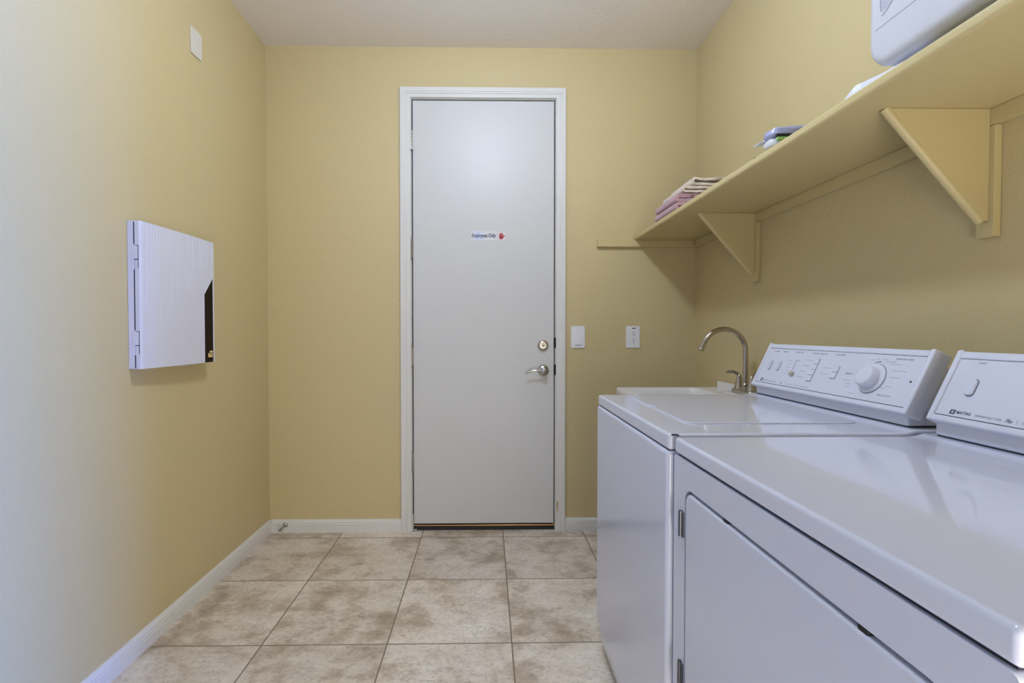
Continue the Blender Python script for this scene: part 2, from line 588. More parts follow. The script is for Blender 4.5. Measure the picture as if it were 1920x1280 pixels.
# baseboards with a grooved profile
PROF = [(0, 0), (0.014, 0), (0.014, 0.036), (0.0125, 0.038), (0.0125, 0.041), (0.014, 0.043), (0.0135, 0.050), (0.0115, 0.053), (0.0115, 0.056), (0.0125, 0.058), (0.010, 0.066), (0.006, 0.0735), (0.0, 0.075)]
bm = bmesh.new()
prism(bm, [(XL + a, b) for a, b in PROF], YR, D, axis='y')
structure('baseboard_left', bm, M_TRIM, 'white grooved baseboard along the left wall', angle=20, wn=False)
bm = bmesh.new()
prism(bm, [(D - a, b) for a, b in PROF], XL + 0.012, CX0, axis='x')
structure('baseboard_back', bm, M_TRIM, 'white grooved baseboard left of the door', angle=20, wn=False)
bm = bmesh.new()
prism(bm, [(D - a, b) for a, b in PROF], CX1, XR - 0.012, axis='x')
structure('baseboard_back', bm, M_TRIM, 'white grooved baseboard right of the door', angle=20, wn=False)
bm = bmesh.new()
prism(bm, [(XR - a, b) for a, b in PROF], YR, D, axis='y')
structure('baseboard_right', bm, M_TRIM, 'white grooved baseboard behind the machines', angle=20, wn=False)

# ------------------------------------------------------------------ door sign
ys = D + 0.004
sg = thing('door_sign', (0.01, ys, 1.728), 'small sticker on the white door reading Employees Only beside a red hand', 'sign')


def back_M(x, z, y):      # local x -> +X, local y -> +Z, faces -Y
    return Matrix(((1, 0, 0, x), (0, 0, -1, y), (0, 1, 0, z), (0, 0, 0, 1)))


bm = bmesh.new()
prism(bm, rrect(-0.0925, 0.0565, 1.7005, 1.7565, 0.002, 2), ys - 0.0006, ys, axis='y')
obj('backing', bm, M_STICK, sg)
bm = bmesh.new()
prism(bm, rrect(-0.0745, -0.018, 1.7035, 1.7545, 0.01, 4), ys - 0.0010, ys - 0.0006, axis='y')  # glare on the sticker, put in as a pale blue patch
obj('glare_patch', bm, M_GLARE, sg, label='pale blue glare painted on the sticker')
bm = bmesh.new()
for dx_ in (0.0, 0.0006, 0.0012):
    text_bm(bm, 'Employees Only', 0.0325, back_M(-0.0888 + dx_, 1.7185, ys - 0.0014 - dx_ * 0.02), xs=0.655, bold=0.0, depth=0.0003)
obj('lettering', bm, M_NAVY, sg, label='dark blue lettering', smooth=False)
bm = bmesh.new()
prism(bm, rrect(0.0625, 0.1095, 1.7015, 1.7515, 0.002, 2), ys - 0.0006, ys, axis='y')
bor = obj('hand_panel', bm, M_STICKP, sg, label='square panel with a pale pink border')
bm = bmesh.new()
prism(bm, rrect(0.0650, 0.1070, 1.7040, 1.7490, 0.002, 2), ys - 0.0010, ys - 0.0006, axis='y')
obj('hand_ground', bm, M_STICK, bor)
bm = bmesh.new()


def capsule2(a, b, w, y0, y1):
    (x0, z0), (x1, z1) = a, b
    ang = math.atan2(z1 - z0, x1 - x0)
    pts = []
    for (cx, cz, st) in ((x1, z1, -90), (x0, z0, 90)):
        for k in range(7):
            t = ang + math.radians(st + 30 * k)
            pts.append((cx + w * math.cos(t), cz + w * math.sin(t)))
    prism(bm, pts, y0, y1, axis='y')


hx, hz = 0.0835, 1.7195
prism(bm, rrect(hx - 0.0115, hx + 0.0105, hz - 0.012, hz + 0.009, 0.007, 4), ys - 0.0015, ys - 0.0010, axis='y')
kk = 0
for dx, top, lean in ((-0.0092, 0.018, -0.0012), (-0.0034, 0.0225, -0.0004), (0.0024, 0.0235, 0.0004), (0.0080, 0.0200, 0.0012)):
    capsule2((hx + dx, hz + 0.004), (hx + dx + lean, hz + top), 0.0026, ys - 0.00155 - 0.00004 * kk, ys - 0.0010)
    kk += 1
capsule2((hx + 0.006, hz - 0.006), (hx + 0.0185, hz + 0.0095), 0.0030, ys - 0.00175, ys - 0.0010)
obj('hand_symbol', bm, M_RED, bor, label='dark red raised hand symbol', smooth=False)

# ------------------------------------------------------------------ switch, outlet, blank plate, door stop
sw = thing('light_switch', (0.5316, D, 1.138), 'white rocker light switch on the back wall right beside the door', 'light switch')
bm = bmesh.new()
prism(bm, rrect(0.4915, 0.5725, 1.0740, 1.2025, 0.003, 3), D - 0.0065, D, axis='y', r=0.0022)
pl = obj('cover_plate', bm, M_PLATE, sw)
bm = bmesh.new()
prism(bm, [(D - 0.006, 1.092), (D - 0.0125, 1.0935), (D - 0.0095, 1.138), (D - 0.0070, 1.182), (D - 0.006, 1.1835)], 0.5180, 0.5500, axis='x', r=0.0008, seg=2)
obj('rocker', bm, M_PLATE, sw)
ou = thing('power_outlet', (0.8546, D, 1.1385), 'white wall outlet with two sockets, on the back wall above the sink corner', 'outlet')
bm = bmesh.new()
prism(bm, rrect(0.8145, 0.8950, 1.0745, 1.2025, 0.003, 3), D - 0.0065, D, axis='y', r=0.0022)
obj('cover_plate', bm, M_PLATE, ou)
for zc in (1.1578, 1.1168):
    bm = bmesh.new()
    prism(bm, rrect(0.8455, 0.8775, zc - 0.0165, zc + 0.0165, 0.010, 6), D - 0.0085, D - 0.0060, axis='y', r=0.0008)
    so = obj('socket', bm, M_PLATE, ou)
    bm = bmesh.new()
    yq = D - 0.0087
    box(bm, 0.8510, 0.8532, yq, D - 0.0080, zc + 0.001, zc + 0.0105)
    box(bm, 0.8630, 0.8652, yq, D - 0.0080, zc + 0.002, zc + 0.0095)
    prism(bm, circle(0.8582, zc - 0.0075, 0.0032, 12), yq, D - 0.0080, axis='y')
    obj('socket_slots', bm, M_BLACK, so, label='dark contact slots')
bm = bmesh.new()
box(bm, 0.8475, 0.8710, D - 0.0072, D - 0.006, 1.1865, 1.1915)
obj('nameplate_slot', bm, M_GAP, ou, label='short dark slot at the top')
bk = thing('blank_wall_plate', (XL, 2.128, 2.42), 'small blank cover plate high on the left wall above the cabinet box', 'wall plate')
bm = bmesh.new()
prism(bm, rrect(2.0905, 2.1665, 2.3640, 2.4775, 0.003, 3), XL, XL + 0.0065, axis='x', r=0.0022)
obj('cover_plate', bm, M_ALMOND, bk)
for z in (2.392, 2.449):
    bm = bmesh.new()
    lathe(bm, (XL + 0.0063, 2.1285, z), (1, 0, 0), [(0.0028, 0), (0.0028, 0.0007), (0.0015, 0.0011)], n=12)
    obj('screw', bm, M_ALMOND, bk)
ds = thing('door_stop', (-1.172, D - 0.013, 0.046), 'small metal door stop screwed to the back baseboard in the left corner', 'door stop')
bm = bmesh.new()
lathe(bm, (-1.172, D - 0.0125, 0.047), (0, -1, 0), [(0.014, 0), (0.0135, 0.004), (0.009, 0.008), (0.006, 0.011), (0.006, 0.070), (0.0, 0.0701)], n=20)
obj('rod', bm, M_HINGE, ds)
bm = bmesh.new()
lathe(bm, (-1.172, D - 0.078, 0.047), (0, -1, 0), [(0.0075, 0), (0.0085, 0.003), (0.0085, 0.012), (0.006, 0.016), (0, 0.0165)], n=20)
obj('tip', bm, mat('grey_rubber', (0.25, 0.24, 0.22), 0.6), ds, label='grey rubber tip')

# ------------------------------------------------------------------ cabinet box on the left wall
YB0, YB1, ZB0, ZB1 = 1.712, 2.150, 1.0365, 1.560
cb = thing('wall_cabinet_box', (XL, 1.93, ZB0), 'white plastic box with a ribbed cover and dark window mounted on the left wall', 'cabinet box')
bm = bmesh.new()
box(bm, XL, XL + 0.0245, YB0, YB1 - 0.004, ZB0, ZB1, r=0.003)
obj('back_box', bm, M_BOX, cb)
# cover: bulged and ribbed front
XF = lambda y: XL + 0.046 + 0.0165 * math.sin(math.pi * min(1, max(0, (y - YB0) / (YB1 - YB0))) ** 0.9 * 0.62)
bm = bmesh.new()
ny, nz_ = 132, 40
grid = []
y_in0, y_in1 = YB0, YB1 - 0.010
pitch = 0.0125
for i in range(ny + 1):
    y = y_in0 + (y_in1 - y_in0) * i / ny
    row = []
    for j in range(nz_ + 1):
        z = ZB0 + (ZB1 - ZB0) * j / nz_
        x = XF(y)
        zd = 1.1487 + (y - 1.7547) * (1.5053 - 1.1487) / (2.1577 - 1.7547)
        k = min(1, max(0, (z - zd) / 0.014))
        if y > YB0 + 0.02:
            x -= 0.0013 * k * max(0.0, math.cos(2 * math.pi * (y - YB0) / pitch)) ** 2
        e = min(1.0, (y - YB0) / 0.006)
        x -= 0.004 * (1 - e) ** 2
        row.append(bm.verts.new((x, y, z)))
    grid.append(row)
for i in range(ny):
    for j in range(nz_):
        bm.faces.new((grid[i][j], grid[i + 1][j], grid[i + 1][j + 1], grid[i][j + 1]))
xb = XL + 0.027
b00, b01 = [bm.verts.new((xb, YB0, z)) for z in (ZB0, ZB1)]
b10, b11 = [bm.verts.new((xb, YB1, z)) for z in (ZB0, ZB1)]
bm.faces.new([b00, b10] + [grid[i][0] for i in range(ny, -1, -1)])
bm.faces.new([b01, b11] + [grid[i][nz_] for i in range(ny, -1, -1)])
bm.faces.new([b00, b01] + [grid[0][j] for j in range(nz_, -1, -1)])
bm.faces.new([b10, b11] + [grid[ny][j] for j in range(nz_, -1, -1)])
bm.faces.new([b00, b10, b11, b01])
cover = obj('cover', bm, M_BOX, cb, angle=30, wn=False)
# dark block between back box and cover, stands in for shade in the seam
bm = bmesh.new()
box(bm, XL + 0.020, XL + 0.030, YB0 + 0.004, YB1 - 0.012, ZB0 + 0.004, ZB1 - 0.004)
obj('seam_shade', bm, M_GAP, cb)
# hinge clips and pockets on the side facing the camera
for zt, zb_, zp in ((1.472, 1.4255, 1.392), (1.168, 1.121, 1.089)):
    bm = bmesh.new()
    box(bm, XL + 0.018, XL + 0.0385, YB0 - 0.0022, YB0 + 0.002, zb_, zt, r=0.001, seg=2)
    obj('hinge_clip', bm, M_BOX, cb)
    bm = bmesh.new()
    box(bm, XL + 0.0385, XL + 0.0405, YB0 - 0.0006, YB0 + 0.001, zp, zt + 0.002)
    box(bm, XL + 0.026, XL + 0.0405, YB0 - 0.0006, YB0 + 0.001, zb_ - 0.003, zb_ + 0.001)
    box(bm, XL + 0.030, XL + 0.040, YB0 - 0.0006, YB0 + 0.001, zt, zt + 0.002)
    obj('clip_slot', bm, M_GAP, cb, label='dark slot around the hinge clip')
for z0, z1 in ((1.478, ZB1 - 0.005), (1.174, 1.388), (ZB0 + 0.003, 1.085)):
    bm = bmesh.new()
    box(bm, XL + 0.0235, XL + 0.0272, YB0 - 0.0005, YB0 + 0.002, z0, z1)
    obj('side_gap', bm, M_GAP, cb, label='narrow dark gap between box and cover')
# dark window with a gold mark
bm = bmesh.new()
wpts = [(2.0637, ZB0 + 0.0005), (2.127, ZB0 + 0.0005), (2.1275, 1.4024), (2.0618, 1.3249)]


def curved_poly(bm, pts, off0, off1, nseg=6):
    """polygon on the cover that follows its bulge (points are y,z; two vertical sides)"""
    (y0, zb0), (y1, zb1), (y1b, zt1), (y0b, zt0) = pts
    lo, hi = [], []
    for k in range(nseg + 1):
        f = k / nseg
        y = y0 + (y1 - y0) * f
        for (lst, off) in ((lo, off0), (hi, off1)):
            x = XF(y) + off
            lst.append((bm.verts.new((x, y, zb0 + (zb1 - zb0) * f)), bm.verts.new((x, y, zt0 + (zt1 - zt0) * f))))
    for lst in (lo, hi):
        for a, b in zip(lst, lst[1:]):
            bm.faces.new((a[0], b[0], b[1], a[1]))
    for a, b, c, d in zip(lo, lo[1:], hi, hi[1:]):
        bm.faces.new((a[0], b[0], d[0], c[0]))
        bm.faces.new((a[1], b[1], d[1], c[1]))
    for k in (0, -1):
        bm.faces.new((lo[k][0], lo[k][1], hi[k][1], hi[k][0]))


curved_poly(bm, wpts, -0.003, 0.0011)
win = obj('window', bm, M_BROWN, cover, label='dark brown window strip with a slanted top')
bm = bmesh.new()
fr = [(2.0600, ZB0 + 0.0005), (2.0637, ZB0 + 0.0005), (2.0618, 1.3249), (2.0580, 1.3262)]
curved_poly(bm, fr, -0.003, 0.0016, 2)
fr = [(2.0580, 1.3262), (2.1290, 1.4100), (2.1275, 1.4024), (2.0618, 1.3249)]
lo = []
for off in (-0.003, 0.0016):
    lo.append([bm.verts.new((XF(y) + off, y, z)) for y, z in fr])
for l in lo: bm.faces.new(l)
for i in range(4):
    bm.faces.new((lo[0][i], lo[0][(i + 1) % 4], lo[1][(i + 1) % 4], lo[1][i]))
obj('window_rim', bm, M_BOX, cover, smooth=False)
bm = bmesh.new()


def gold(ps):
    t = [[bm.verts.new((XF(y) + off, y, z)) for y, z in ps] for off in (0.0008, 0.0017)]
    for l in t: bm.faces.new(l)
    n = len(ps)
    for i in range(n):
        bm.faces.new((t[0][i], t[0][(i + 1) % n], t[1][(i + 1) % n], t[1][i]))


gold([(2.088, 1.0590), (2.1215, 1.0590), (2.1215, 1.0660), (2.099, 1.0660), (2.1005, 1.0690), (2.0955, 1.0760), (2.088, 1.0760)])
gold([(2.103, 1.0690), (2.1215, 1.0690), (2.1215, 1.0755), (2.106, 1.0755)])
gold([(2.0965, 1.0790), (2.1215, 1.0790), (2.1215, 1.0860), (2.101, 1.0860)])
obj('gold_mark', bm, M_GOLD, cover, label='small gold maker mark', smooth=False)

# ------------------------------------------------------------------ shelf and brackets
SX, SZ0, SZ1 = 0.8560, 1.7000, 1.7255
sh = thing('wall_shelf', (XR, 1.2, SZ0), 'long beige painted shelf on the right wall above the laundry machines', 'shelf')
bm = bmesh.new()
box(bm, SX, XR - 0.0005, -0.9, D - 0.0005, SZ0, SZ1, r=0.008, seg=4)
obj('board', bm, M_SHELF, sh)
bm = bmesh.new()
box(bm, XR - 0.019, XR - 0.0003, -0.9, D - 0.02, SZ0 - 0.040, SZ0 - 0.0003, r=0.002, seg=2)
obj('cleat', bm, M_SHELF, sh, label='beige cleat under the shelf along the right wall')
bm = bmesh.new()
box(bm, 0.641, XR - 0.020, D - 0.022, D - 0.0003, SZ0 - 0.0385, SZ0 - 0.0003, r=0.002, seg=2)
obj('cleat', bm, M_SHELF, sh, label='beige cleat on the back wall running past the shelf edge')


def bracket(yc, label):
    o = thing('shelf_bracket', (XR - 0.02, yc, 1.40), label, 'bracket', 'shelf brackets')
    zb = SZ0 - 0.0005
    xb = XR - 0.0195
    bm = bmesh.new()
    prism(bm, [(xb, zb), (SX + 0.108, zb), (SX + 0.108, zb - 0.004), (xb - 0.012, 1.433), (xb, 1.433)], yc - 0.010, yc + 0.010, axis='y', r=0.0015, seg=2)
    obj('triangle_plate', bm, M_SHELF, o)
    bm = bmesh.new()
    box(bm, xb + 0.0002, XR - 0.0003, yc - 0.021, yc + 0.021, 1.394, SZ0 - 0.0406, r=0.0025, seg=2)
    obj('backing_board', bm, M_SHELF, o)
    bm = bmesh.new()
    tube(bm, [(SX + 0.098, yc, zb + 0.003), (xb - 0.011, yc, 1.433)], 0.0105, n=14)
    obj('brace', bm, M_SHELF, o, label='rounded diagonal brace')


bracket(1.146, 'triangular beige bracket under the shelf above the washing machine console')
bracket(2.150, 'triangular beige bracket under the shelf above the sink faucet')

# ------------------------------------------------------------------ laundry machines
CO = Vector((0.955, 0, 0.982))
CS = Vector((0.0675, 0, 0.143)).normalized()
CN = Vector((-CS.z, 0, CS.x))
CL = 0.158


def con_M(y0):      # local x -> towards the camera (-Y), local y -> up the slope, local z -> out of the face
    return Matrix(((0, CS.x, CN.x, CO.x), (-1, 0, 0, y0), (0, CS.z, CN.z, CO.z), (0, 0, 0, 1)))


def console(parent, y_far, length, zseat):
    M = con_M(y_far)
    bm = bmesh.new()
    # body: slab with raised end caps, a top rail and a rounded lower rail
    box(bm, 0.004, length - 0.004, 0.001, CL - 0.001, -0.040, -0.0015, r=0.004, M=M)
    box(bm, 0.0, 0.0135, -0.005, CL + 0.003, -0.041, 0.004, r=0.0045, M=M)
    box(bm, length - 0.0135, length, -0.005, CL + 0.003, -0.041, 0.004, r=0.0045, M=M)
    box(bm, 0.010, length - 0.010, 0.1412, CL, -0.030, 0.0012, r=0.003, M=M)
    box(bm, 0.010, length - 0.010, -0.004, 0.0108, -0.030, 0.0034, r=0.0045, seg=4, M=M)
    c = obj('console', bm, M_PLASTIC, parent)
    bm = bmesh.new()
    box(bm, 0.0142, length - 0.0142, 0.0122, 0.1400, -0.004, 0.0008, M=M)
    f = obj('control_face', bm, M_FACE, c)
    bm = bmesh.new()
    box(bm, 0.0135, length - 0.0135, 0.0106, 0.1414, -0.006, -0.0006, M=M)
    obj('face_seam', bm, M_GAP, c, label='thin dark seam around the control face')
    bm = bmesh.new()
    box(bm, 0.9675, 1.060, y_far - length + 0.012, y_far - 0.006, zseat + 0.0026, 0.9920, r=0.005)
    obj('console_riser', bm, M_ENAMEL, parent)
    bm = bmesh.new()
    box(bm, 0.9705, 1.058, y_far - length + 0.015, y_far - 0.009, zseat + 0.0001, 0.96)
    obj('riser_seam', bm, M_GAP, parent, label='dark seam under the console riser')
    bm = bmesh.new()
    box(bm, 1.010, 1.064, y_far - length + 0.008, y_far - 0.006, 0.952, 1.085, r=0.003)
    obj('console_back', bm, M_ENAMEL, parent)
    return c, M


def cap_mesh(xf, y0, y1, zb, zt):
    bm = bmesh.new()
    prism(bm, [(xf, zb), (xf, zt), (0.925, zt), (0.945, zt + 0.0015), (0.957, zt + 0.004), (0.9635, zt + 0.0068), (1.10, zt + 0.0068), (1.10, zb)],
          y0, y1, axis='y', r=0.0075, seg=4, ang=50)
    return bm


# ---- washing machine
WY0, WY1, WXF, WZT = 1.057, 1.735, 0.401, 0.9395
wm = thing('washing_machine', (0.75, (WY0 + WY1) / 2, 0), 'white top-loading washing machine between the sink and the dryer', 'washing machine')
bm = bmesh.new()
prism(bm, [(WXF, 0.126), (WXF, 0.9012), (1.09, 0.9012), (1.09, 0.010), (WXF + 0.025, 0.010)], WY0, WY1, axis='y', r=0.010, seg=4, ang=20)
obj('cabinet', bm, M_ENAMEL_FRONT, wm)
bm = bmesh.new()
box(bm, WXF + 0.008, 1.08, WY0 + 0.008, WY1 - 0.008, 0.890, 0.915)
obj('cap_seam', bm, M_GAP, wm, label='dark seam under the top')
obj('top', cap_mesh(WXF + 0.004, WY0 + 0.002, WY1 - 0.002, 0.9025, WZT), M_ENAMEL, wm)
bm = bmesh.new()
lp = rrect(0.495, 0.928, 1.168, 1.662, 0.032, 8)
# finger notch in the front edge of the lid
front = [(0.495, 1.470), (0.503, 1.462), (0.507, 1.430), (0.503, 1.408), (0.495, 1.400)]
idx = max(i for i, p in enumerate(lp) if abs(p[0] - 0.495) < 1e-6 and p[1] > 1.4)
lp = lp[:idx + 1] + front + lp[idx + 1:]
prism(bm, lp, WZT - 0.002, WZT + 0.0035, axis='z', r=0.0022, seg=3, ang=50)
obj('lid', bm, M_ENAMEL, wm, label='white raised lid with a finger notch')
bm = bmesh.new()
tube(bm, [(0.4105, WY0 + 0.0065, WZT - 0.0040), (0.4145, WY0 + 0.0035, WZT - 0.0022), (0.420, WY0 + 0.0032, WZT - 0.0018), (0.4255, WY0 + 0.0035, WZT - 0.0025), (0.429, WY0 + 0.003, WZT - 0.0048)],
     [0.0010, 0.0021, 0.0015, 0.0021, 0.0014], n=8)
obj('enamel_chip', bm, M_INKD, wm, label='dark chip in the enamel of the near front corner')
for (fx, fy) in ((0.46, WY0 + 0.05), (0.46, WY1 - 0.05), (1.05, WY0 + 0.05), (1.05, WY1 - 0.05)):
    bm = bmesh.new()
    lathe(bm, (fx, fy, 0.0), (0, 0, 1), [(0.018, 0), (0.018, 0.006), (0.010, 0.008), (0.010, 0.014)], n=14)
    obj('foot', bm, M_BLACK, wm)

WC0, WCL = 1.710, 0.638
con, M = console(wm, WC0, WCL, WZT + 0.0068)
X = lambda y: WC0 - y
HF = 0.0008     # height of the control face


def clip_text(bm, s, y, st, size, M, **k):
    text_bm(bm, s, size, M @ Matrix.Translation((X(y), st, HF + 0.0002)), **k)


def raised(name, x0, x1, y0, y1, h, r, parent, m=M_PLASTIC, shear=0.0, label=None, seam=True, b=0.0015):
    if seam:
        bm = bmesh.new()
        prism(bm, rrect(x0 - 0.0010, x1 + 0.0010, y0 - 0.0012, y1 + 0.0010, r, 5), HF - 0.001, HF + 0.00025, axis='z', M=M)
        obj('button_seam', bm, mat_seam, parent)
    bm = bmesh.new()
    prism(bm, rrect(x0, x1, y0, y1, r, 5), HF - 0.001, HF + h, axis='z', r=b, seg=3, M=M, ang=50)
    return obj(name, bm, m, parent, label=label)


mat_seam = mat('button_seam', (0.16, 0.16, 0.20), 0.7)
# two slim buttons
for yc in (1.6505, 1.6020):
    bm = bmesh.new()
    plate_with_hole(bm, rrect(X(yc) - 0.0125, X(yc) + 0.0125, 0.056, 0.098, 0.011, 6), rrect(X(yc) - 0.0105, X(yc) + 0.0105, 0.058, 0.096, 0.0095, 6), HF - 0.001, HF + 0.0010, M=M)
    obj('button_ring', bm, M_PLASTIC, con)
    raised('push_button', X(yc) - 0.0045, X(yc) + 0.0045, 0.062, 0.0925, 0.0042, 0.0043, con)
# slide control
bm = bmesh.new()
prism(bm, rrect(X(1.5270), X(1.5080), 0.0500, 0.1030, 0.006, 5), HF - 0.001, HF + 0.0004, axis='z', M=M)
obj('slider_track', bm, M_FACE, con)
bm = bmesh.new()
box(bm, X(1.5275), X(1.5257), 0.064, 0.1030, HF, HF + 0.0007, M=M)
box(bm, X(1.5270), X(1.5100), 0.1020, 0.1030, HF, HF + 0.0007, M=M)  # dark strips paint the shadow along two sides of the track
obj('slider_shadow_line', bm, mat_seam, con, label='shadow line painted along the slide track')
bm = bmesh.new()
box(bm, X(1.5265), X(1.5085), 0.0500, 0.0610, HF, HF + 0.009, r=0.002, M=M)
obj('slide_knob', bm, mat('tan_plastic', (0.46, 0.42, 0.33), 0.4), con, label='tan slide knob')
# bank of four keys and bank of two keys
for k, (s0, s1) in enumerate(((0.0960, 0.1135), (0.0782, 0.0952), (0.0594, 0.0774), (0.0400, 0.0586))):
    raised('key', X(1.4430), X(1.4228), s0, s1, 0.0032 if k != 1 else 0.0022, 0.0015, con)
for (s0, s1) in ((0.0776, 0.0952), (0.0580, 0.0766)):
    raised('key', X(1.3525), X(1.3325), s0, s1, 0.0032, 0.0015, con)
# timer dial: skirt and knob
dc = (X(1.2105), 0.0725)
bm = bmesh.new()
lathe(bm, M @ Vector((dc[0], dc[1], HF - 0.0005)), CN, [(0.0415, 0), (0.0415, 0.0011)], n=56)
obj('dial_seam', bm, mat_seam, con)
bm = bmesh.new()
lathe(bm, M @ Vector((dc[0], dc[1], HF)), CN, [(0.0405, 0), (0.0405, 0.003), (0.0395, 0.0042), (0.024, 0.0062), (0.022, 0.0062)], n=56)
dial = obj('dial_skirt', bm, M_PLASTIC, con, label='round white dial skirt')
bm = bmesh.new()
lathe(bm, M @ Vector((dc[0], dc[1], HF + 0.005)), CN, [(0.022, 0), (0.0290, 0.001), (0.0290, 0.009), (0.0280, 0.0175), (0.0260, 0.0205), (0.0205, 0.0222), (0.0195, 0.0214), (0.0185, 0.0217), (0.0, 0.0224)], n=48)
obj('dial_knob', bm, M_PLASTIC, dial, label='round white timer knob')
bm = bmesh.new()
lathe(bm, M @ Vector((X(1.0983), 0.0754, HF - 0.0002)), CN, [(0.0026, 0), (0.0026, 0.0008), (0, 0.0010)], n=16)
obj('indicator_light', bm, mat('dark_red_lens', (0.05, 0.008, 0.02), 0.3), con, label='small dark indicator light')
# printing
def word(sx, y, st, sz, m=None, name='printed_word', **k):
    bm = bmesh.new()
    k.setdefault('xs', 0.85)
    clip_text(bm, sx, y, st, sz, M, **k)
    obj(name, bm, m or M_INK, con, smooth=False)


def stroke(y, st, w, h=0.0020, m=None, name='printed_mark'):
    bm = bmesh.new()
    box(bm, X(y), X(y) + w, st, st + h, HF, HF + 0.0003, M=M)
    obj(name, bm, m or M_INKL, con, smooth=False)


M_INKL = mat('pale_grey_print', (0.46, 0.47, 0.53), 0.5)
for s_, y, st, sz in (('WASH SIGNAL', 1.6632, 0.1285, 0.0052), ('EXTRA RINSE', 1.6133, 0.1285, 0.0052), ('WATER LEVEL', 1.5487, 0.1290, 0.0070), ('WASH RINSE TEMPERATURE', 1.4692, 0.1290, 0.0060), ('WASH SPEED', 1.3707, 0.1290, 0.0075),
                      ('PERMANENT PRESS', 1.1655, 0.1280, 0.0068), ('REGULAR', 1.3028, 0.0765, 0.0068), ('KNITS DELICATE', 1.1720, 0.0300, 0.0060)):
    word(s_, y, st, sz)
# smaller settings print, too fine to read: short ruled strokes
for y, st, w in ((1.566, 0.099, 0.018), (1.560, 0.088, 0.014), (1.562, 0.077, 0.016), (1.560, 0.066, 0.013), (1.572, 0.056, 0.026), (1.478, 0.106, 0.026), (1.490, 0.087, 0.032), (1.490, 0.068, 0.028), (1.496, 0.049, 0.034),
                 (1.398, 0.087, 0.034), (1.402, 0.068, 0.034), (1.303, 0.058, 0.026), (1.289, 0.049, 0.022), (1.284, 0.040, 0.016), (1.205, 0.126, 0.018), (1.188, 0.1205, 0.026), (1.178, 0.1145, 0.036), (1.163, 0.098, 0.042), (1.160, 0.080, 0.028),
                 (1.158, 0.056, 0.014), (1.172, 0.050, 0.012), (1.262, 0.024, 0.016), (1.238, 0.1225, 0.010), (1.222, 0.1255, 0.008)):
    stroke(y, st, w)
word('DEPENDABLE CARE', 1.6225, 0.0182, 0.0056, M_INKL)
word('Plus', 1.5580, 0.0176, 0.0085, name='script_word', xs=0.72, shear=0.45)
for y, w in ((1.530, 0.034), (1.488, 0.022), (1.460, 0.038)):
    stroke(y, 0.0188, w, 0.0026)
word('MAYTAG', 1.6520, 0.0180, 0.0070, name='maker_name')


def logo_square(lx, w, h, y0, name='badge'):
    bm = bmesh.new()
    plate_with_hole(bm, [(lx, y0), (lx + w, y0), (lx + w + 0.0012, y0 + h), (lx + 0.0012, y0 + h)],
                    [(lx + 0.25 * w, y0 + 0.22 * h), (lx + 0.80 * w, y0 + 0.22 * h), (lx + 0.84 * w, y0 + 0.80 * h), (lx + 0.29 * w, y0 + 0.80 * h)], HF, HF + 0.0004, M=M)
    b_ = obj(name, bm, M_INKD, con, label='dark square maker badge', smooth=False)
    for k in range(3):
        bm = bmesh.new()
        box(bm, lx + (0.37 + 0.15 * k) * w, lx + (0.41 + 0.15 * k) * w, y0 + 0.33 * h, y0 + 0.70 * h, HF, HF + 0.0004, M=M)
        obj('badge_stroke', bm, M_INK, con, smooth=False)


logo_square(X(1.6685), 0.0110, 0.0110, 0.0165)
bm = bmesh.new()
tube(bm, [M @ Vector((dc[0] - 0.010, dc[1] + 0.0345, HF + 0.0005)), M @ Vector((dc[0] - 0.011, dc[1] + 0.040, HF + 0.0005)), M @ Vector((dc[0] - 0.006, dc[1] + 0.0455, HF + 0.0005)), M @ Vector((dc[0] + 0.006, dc[1] + 0.0475, HF + 0.0005))], 0.0006, n=6)
obj('dial_pointer', bm, M_INKD, con, label='dark printed dial pointer', smooth=False)

# ---- dryer
DY0, DY1, DXF, DZT = 0.360, 1.046, 0.4135, 0.936
dr = thing('dryer', (0.75, (DY0 + DY1) / 2, 0), 'white front-door clothes dryer nearest the camera in the lower right', 'dryer')
dlo, dhi, dzl, dzh = 0.415, 0.9835, 0.370, 0.8355      # door (y, z)
bm = bmesh.new()
outer = rrect(DY0, DY1, 0.012, 0.8985, 0.008, 4)
plate_with_hole(bm, outer, rrect(dlo - 0.005, dhi + 0.005, dzl - 0.005, dzh + 0.007, 0.028, 8), DXF, DXF + 0.022, axis='x')
box(bm, DXF + 0.021, 1.09, DY0, DY1, 0.012, 0.8985, r=0.008)
obj('cabinet', bm, M_ENAMEL_FRONT, dr, angle=30)
bm = bmesh.new()
prism(bm, rrect(dlo - 0.006, dhi + 0.006, dzl - 0.006, dzh + 0.008, 0.029, 8), DXF + 0.0185, DXF + 0.0212, axis='x')  # dark sheet behind the door stands in for shade in its gap
obj('door_gap_shade', bm, M_GAP, dr, label='shade in the gap around the door, as a dark sheet')
bm = bmesh.new()
prism(bm, rrect(dlo, dhi, dzl, dzh, 0.024, 8), DXF - 0.0015, DXF + 0.018, axis='x', r=0.0055, seg=4, ang=50)
ddoor = obj('door', bm, M_ENAMEL_FRONT, dr)
for zc in (0.7615, 0.4400):
    bm = bmesh.new()
    lathe(bm, (DXF - 0.0035, 1.0025, zc - 0.0275), (0, 0, 1), [(0.0035, 0), (0.0043, 0.001), (0.0043, 0.012), (0.0036, 0.0125), (0.0036, 0.0135), (0.0043, 0.014), (0.0043, 0.054), (0.0035, 0.055)], n=14)
    box(bm, DXF - 0.0035, DXF + 0.001, 0.990, 1.0025, zc - 0.026, zc + 0.026)
    obj('hinge', bm, mat('dark_hinge_steel', (0.16, 0.16, 0.17), 0.35, metal=1.0), dr, label='small dark steel hinge')
